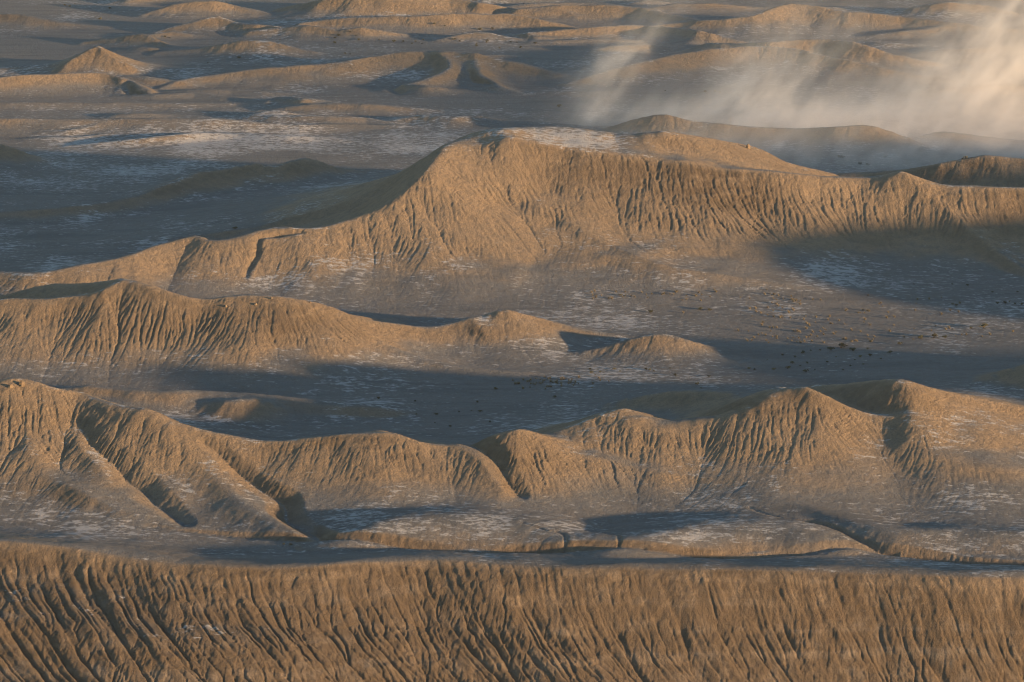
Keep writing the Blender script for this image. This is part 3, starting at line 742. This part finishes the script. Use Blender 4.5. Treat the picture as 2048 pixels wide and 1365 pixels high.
ORD = ['leftmost', 'second', 'third', 'fourth', 'fifth', 'sixth', 'seventh', 'eighth', 'ninth', 'tenth', 'eleventh', 'twelfth', 'thirteenth', 'fourteenth', 'fifteenth',
       'sixteenth', 'seventeenth', 'eighteenth', 'nineteenth', 'twentieth', 'twenty-first', 'twenty-second', 'twenty-third', 'twenty-fourth', 'twenty-fifth', 'twenty-sixth', 'twenty-seventh', 'twenty-eighth', 'twenty-ninth', 'thirtieth']
def shrub_row(spots, lo, hi, what, group):
    spots = sorted(spots)
    for k, (u, v) in enumerate(spots):
        lab = ORD[k] if k == 0 else ('rightmost' if k == len(spots) - 1 else ORD[k] + ' from the left')
        shrub(u, v, rs.uniform(lo * .55, hi), what + ', ' + lab, group)
def put(u, v):
    x, y, z = on_land(u, v)
    return x, y, z
def shrub(u, v, size, label, group):
    x, y, z = put(u, v)
    o = bpy.data.objects.new('shrub', None); scene.collection.objects.link(o)
    o.location = (x, y, z - .02); o.rotation_euler = (0, 0, rs.uniform(0, 6.28))
    o.scale = (size * rs.uniform(.85, 1.25), size * rs.uniform(.85, 1.2), size * rs.uniform(.8, 1.0))
    o.empty_display_size = .1
    c, st = rs.choice(SHR)
    for nm, me in (('crown', c), ('stem', st)):
        p = bpy.data.objects.new(nm, me); scene.collection.objects.link(p); p.parent = o
    o['label'] = label; o['category'] = 'shrub'
    if group: o['group'] = group
    return o
def tuft(u, v, size, label, group):
    x, y, z = put(u, v)
    o = bpy.data.objects.new('dry_grass_tuft', rs.choice(TUF)); scene.collection.objects.link(o)
    o.location = (x, y, z); o.rotation_euler = (0, 0, rs.uniform(0, 6.28)); o.scale = (size * 1.25, size * 1.25, size)
    o['label'] = label; o['category'] = 'grass tuft'; o['group'] = group
# the larger bushes that stand out one by one
shrub(1682, 697, 3.6, 'largest dark bush on the flat right of the lone knoll', None)
shrub(1662, 702, 2.2, 'dark bush touching the left side of the largest bush', None)
shrub(1706, 703, 2.0, 'dark bush touching the right side of the largest bush', None)
shrub(1868, 677, 2.6, 'wide dark bush in the row beyond the largest bush, middle one', None)
shrub(1842, 679, 2.2, 'dark bush at the left end of the row beyond the largest bush', None)
shrub(1890, 678, 2.0, 'dark bush at the right end of the row beyond the largest bush', None)
shrub(1967, 657, 2.6, 'dark bush standing alone near the right edge of the rutted flat', None)
shrub(1118, 215, 3.0, 'tiny dark bush on the far flat left of the slanting dust plume', None)
shrub(470, 459, 1.8, 'single dark bush on the shadowed basin floor', None)
shrub(757, 799, 1.4, 'single shrub on the shaded flat beside the mud tongue', None)
shrub(582, 1093, 1.0, 'small shrub beside the dry wash below the mud terrace', None)
shrub(568, 1092, .8, 'tiny shrub at the dry wash, left of another small one', None)
shrub_row([(1905, 660), (1942, 658), (1640, 702), (1762, 720), (1720, 716), (1615, 728), (1600, 733), (1575, 738), (1630, 741), (1686, 742), (1622, 703), (1710, 722), (1740, 714),
               (1565, 712), (1590, 716), (1548, 741), (1655, 726), (1672, 716), (1726, 731), (1605, 708), (1612, 745), (1585, 728), (1780, 708), (1735, 700), (1800, 690), (1534, 722), (1700, 734)], 1.0, 1.8, 'small dark shrub on the flat right of the lone knoll', 'shrubs right of the lone knoll')
shrub_row([(1183, 748), (1200, 746), (1190, 752), (1228, 740), (1240, 745), (1300, 742), (1292, 741), (1308, 744), (1350, 753), (1498, 739), (1508, 741), (1395, 771), (1402, 778), (1060, 776), (1110, 797), (1180, 741), (1340, 738), (1418, 755)], .9, 1.5, 'small dark shrub on the shaded flat below the lone knoll', 'shrubs below the lone knoll')
shrub_row([(1995, 609), (2010, 608), (2030, 610), (2043, 611), (1912, 612), (1905, 610), (1828, 571), (1905, 570), (1935, 573), (1985, 586), (2035, 586), (1400, 621), (1420, 622), (1240, 592), (1300, 626)], 1.2, 1.9, 'small dark shrub at the foot of the great hill', 'shrubs along the foot of the great hill')
shrub_row([(830, 805), (833, 832), (872, 831), (918, 826), (943, 824), (960, 825), (1000, 815), (870, 847), (900, 855), (980, 846), (955, 806), (992, 780)], .8, 1.4, 'small shrub on the shaded flat past the mud tongue', 'shrubs on the shaded flat')
shrub_row([(u_, 84 + rs.gauss(0, 5) + (u_ - 850) * .03) for u_ in [rs.uniform(660, 1080) for k in range(28)]], 1.3, 2.4, 'far dark shrub in the wash behind the long far hill', 'shrubs in the far wash')
shrub_row([(130, 12), (140, 14), (220, 19), (190, 36), (330, 77), (340, 78), (415, 127), (560, 81), (200, 40), (478, 117), (525, 116), (690, 109), (700, 110), (150, 9), (960, 62), (985, 60), (870, 52), (890, 54)], 1.4, 2.4, 'tiny far shrub between the far hills', 'shrubs between the far hills')
shrub_row([(1410, 186), (1430, 185), (1440, 187), (1330, 183), (1680, 317), (1685, 318), (1720, 330), (1735, 331), (1930, 318), (1925, 320), (1770, 317)], 1.5, 2.4, 'small far shrub on the pale flat under the dust', 'shrubs under the dust')
for k in range(150):
    u = rs.choice([rs.gauss(1640, 110), rs.uniform(1450, 2040), rs.uniform(1500, 1760)]); v = 592 + rs.random() ** .8 * 95
    if v > 700 or u > 2040: continue
    tuft(u, v, rs.uniform(.9, 1.7), 'dry straw tuft on the rutted flat', 'straw tufts on the rutted flat')
for k in range(60):
    u = rs.gauss(1110, 50); v = 766 + rs.gauss(0, 5)
    tuft(u, v, rs.uniform(.9, 1.6), 'dry straw tuft in the band on the shaded flat', 'straw tufts on the shaded flat')
for k in range(50):
    u = rs.uniform(1180, 1600); v = 592 + rs.gauss(0, 6)
    tuft(u, v, rs.uniform(.9, 1.6), 'dry straw tuft along the foot of the great hill', 'straw tufts at the foot of the great hill')
def rock(u, v, sx, sy, sz, label, seed, tall=False):
    """a blocky weathered stone: a subdivided box pushed about by noise, with ledges when tall"""
    x, y, z = put(u, v)
    q = random.Random(seed); V, Fc = [], []
    n = 6; rings = 6 if tall else 5
    for i in range(rings):
        t_ = i / (rings - 1)
        w = (1 - .45 * t_ ** 2) * (1 + (.22 if i % 2 else -.12) * (1 if tall else .4)) * (.55 if i == rings - 1 else 1)
        for k in range(n):
            a = k * 2 * math.pi / n + q.uniform(-.2, .2)
            V.append((sx * .5 * w * math.cos(a) * q.uniform(.8, 1.15), sy * .5 * w * math.sin(a) * q.uniform(.8, 1.15), sz * (t_ * 1.15 - .15) + q.uniform(-.04, .04) * sz))
    for i in range(rings - 1):
        for k in range(n):
            Fc.append((i * n + k, i * n + (k + 1) % n, (i + 1) * n + (k + 1) % n, (i + 1) * n + k))
    Fc.append(tuple((rings - 1) * n + k for k in range(n)))
    o = bpy.data.objects.new('rock_pinnacle' if tall else 'boulder', mesh_from('boulder', V, Fc, ROCK))
    scene.collection.objects.link(o); o.location = (x, y, z - .05); o.rotation_euler = (0, 0, q.uniform(0, 6))
    o['label'] = label; o['category'] = 'rock'
rock(1496, 297, 1.8, 1.6, 1.7, 'upright rock pinnacle at the end of the summit saddle', 1, True)
rock(22, 779, 1.5, 1.2, .9, 'left of two blocky boulders on the rocky peak', 2)
rock(44, 776, 1.9, 1.4, 1.3, 'larger right one of two boulders on the rocky peak', 3)
rock(452, 614, 1.2, .9, .6, 'leftmost small boulder just under the scalloped crest', 4)
rock(512, 613, 1.1, .9, .6, 'second small boulder from the left under the scalloped crest', 5)
rock(543, 598, 1.0, .8, .6, 'small boulder on top of the scalloped crest', 6)
rock(620, 609, .9, .8, .5, 'rightmost small boulder on the scalloped crest', 7)
print('plants', round(time.time() - T0, 1))

# ------------------------------------------------------------------ dust plumes
def dust():
    x0, x1, y0, y1, z0, z1 = 2, 330, 1120, 1430, -1.5, 84
    V = [(x, y, z) for z in (z0, z1) for y in (y0, y1) for x in (x0, x1)]
    Fc = [(0, 2, 3, 1), (4, 5, 7, 6), (0, 1, 5, 4), (2, 6, 7, 3), (0, 4, 6, 2), (1, 3, 7, 5)]
    m, t = new_mat('blown dust')
    L = t.links.new
    out = N(t, 'ShaderNodeOutputMaterial'); pv = N(t, 'ShaderNodeVolumePrincipled')
    pv.inputs['Color'].default_value = (.99, .935, .88, 1); pv.inputs['Anisotropy'].default_value = .35
    geo = N(t, 'ShaderNodeNewGeometry'); sep = N(t, 'ShaderNodeSeparateXYZ'); L(geo.outputs['Position'], sep.inputs[0])
    def M(op, a, b=None, c=None):
        n = N(t, 'ShaderNodeMath', operation=op)
        for i, v in enumerate((a, b, c)):
            if v is None: continue
            if hasattr(v, 'links'): L(v, n.inputs[i])
            else: n.inputs[i].default_value = v
        return n.outputs[0]
    def ramp(f, a, b, lo=0.0, hi=1.0):
        n = N(t, 'ShaderNodeMapRange'); n.interpolation_type = 'SMOOTHSTEP'
        for nm, v in (('From Min', a), ('From Max', b), ('To Min', lo), ('To Max', hi)): n.inputs[nm].default_value = v
        L(f, n.inputs['Value']); return n.outputs['Result']
    X_, Y_, Z_ = sep.outputs
    def noise(sx, sy, sz, shear, detail, off=0.0):
        cb = N(t, 'ShaderNodeCombineXYZ')
        L(M('MULTIPLY', M('SUBTRACT', X_, M('MULTIPLY', Z_, shear)), sx), cb.inputs[0]); L(M('MULTIPLY', Y_, sy), cb.inputs[1]); L(M('MULTIPLY_ADD', Z_, sz, off), cb.inputs[2])
        n = N(t, 'ShaderNodeTexNoise'); n.inputs['Scale'].default_value = 1; n.inputs['Detail'].default_value = detail; n.inputs['Roughness'].default_value = .6
        n.inputs['Distortion'].default_value = .3
        L(cb.outputs[0], n.inputs['Vector']); return n.outputs['Fac']
    big = noise(1 / 42, 1 / 90, 1 / 70, .75, 2)
    fine = noise(1 / 11, 1 / 16, 1 / 15, .6, 4, 3.3)
    def plume(c, w, sh, zr, k):
        """one leaning plume: centre at the ground, width, lean, reach upward, strength"""
        q = M('DIVIDE', M('SUBTRACT', M('SUBTRACT', X_, M('MULTIPLY', Z_, sh)), c), M('MULTIPLY_ADD', Z_, .12, w))
        g = M('POWER', 2.718, M('MULTIPLY', M('MULTIPLY', q, q), -1.0))
        return M('MULTIPLY', M('MULTIPLY', g, M('POWER', 2.718, M('DIVIDE', Z_, -zr))), k)
    pl = plume(34, 9, .72, 36, .7)
    for a_ in ((66, 6, .6, 12, .35), (100, 12, .55, 15, .8), (130, 14, .5, 20, .95), (170, 14, .45, 22, .7), (205, 18, .45, 36, 1.0), (240, 22, .3, 50, .9)):
        pl = M('ADD', pl, plume(*a_))
    body = M('MULTIPLY', M('MULTIPLY_ADD', ramp(big, .42, .66), .9, .18), M('MULTIPLY', pl, ramp(fine, .38, .68, .03, 1.0)))
    low = M('MULTIPLY', ramp(fine, .35, .65, .25, 1.0), M('POWER', 2.718, M('MULTIPLY', Z_, -.20)))
    low = M('MULTIPLY', M('MULTIPLY', low, ramp(X_, 30, 120, .12, 1.0)), ramp(Y_, 1340, 1290))
    d = M('ADD', M('MULTIPLY', M('MULTIPLY', body, ramp(Y_, 1255, 1285)), .043), M('MULTIPLY', low, .10))
    for f in (ramp(X_, 4, 40), ramp(X_, 300, 326, 1, 0), ramp(Y_, 1125, 1275), ramp(Y_, 1370, 1428, 1, 0), ramp(Z_, 50, 82, 1, 0)):
        d = M('MULTIPLY', d, f)
    L(d, pv.inputs['Density']); L(pv.outputs[0], out.inputs['Volume'])
    m.cycles.volume_step_rate = .7 if hasattr(m, 'cycles') and hasattr(m.cycles, 'volume_step_rate') else 1
    o = bpy.data.objects.new('dust', mesh_from('dust', V, Fc, m)); scene.collection.objects.link(o)
    o['kind'] = 'stuff'; o['label'] = 'sunlit plumes of blown dust rising off the far flat'; o['category'] = 'dust'
dust()
def haze():
    x0, x1, y0, y1, z0, z1 = -1400, 1400, -60, 3900, -60, 232
    V = [(x, y, z) for z in (z0, z1) for y in (y0, y1) for x in (x0, x1)]
    Fc = [(0, 2, 3, 1), (4, 5, 7, 6), (0, 1, 5, 4), (2, 6, 7, 3), (0, 4, 6, 2), (1, 3, 7, 5)]
    m, t = new_mat('haze air')
    out = N(t, 'ShaderNodeOutputMaterial'); pv = N(t, 'ShaderNodeVolumePrincipled')
    pv.inputs['Color'].default_value = (.74, .86, 1.0, 1); pv.inputs['Density'].default_value = HAZE
    t.links.new(pv.outputs[0], out.inputs['Volume'])
    o = bpy.data.objects.new('haze', mesh_from('haze', V, Fc, m)); scene.collection.objects.link(o)
    o['kind'] = 'stuff'; o['label'] = 'thin evening haze over the whole desert'; o['category'] = 'haze'
HAZE = 0.00002
if HAZE > 0: haze()
print('done', round(time.time() - T0, 1))
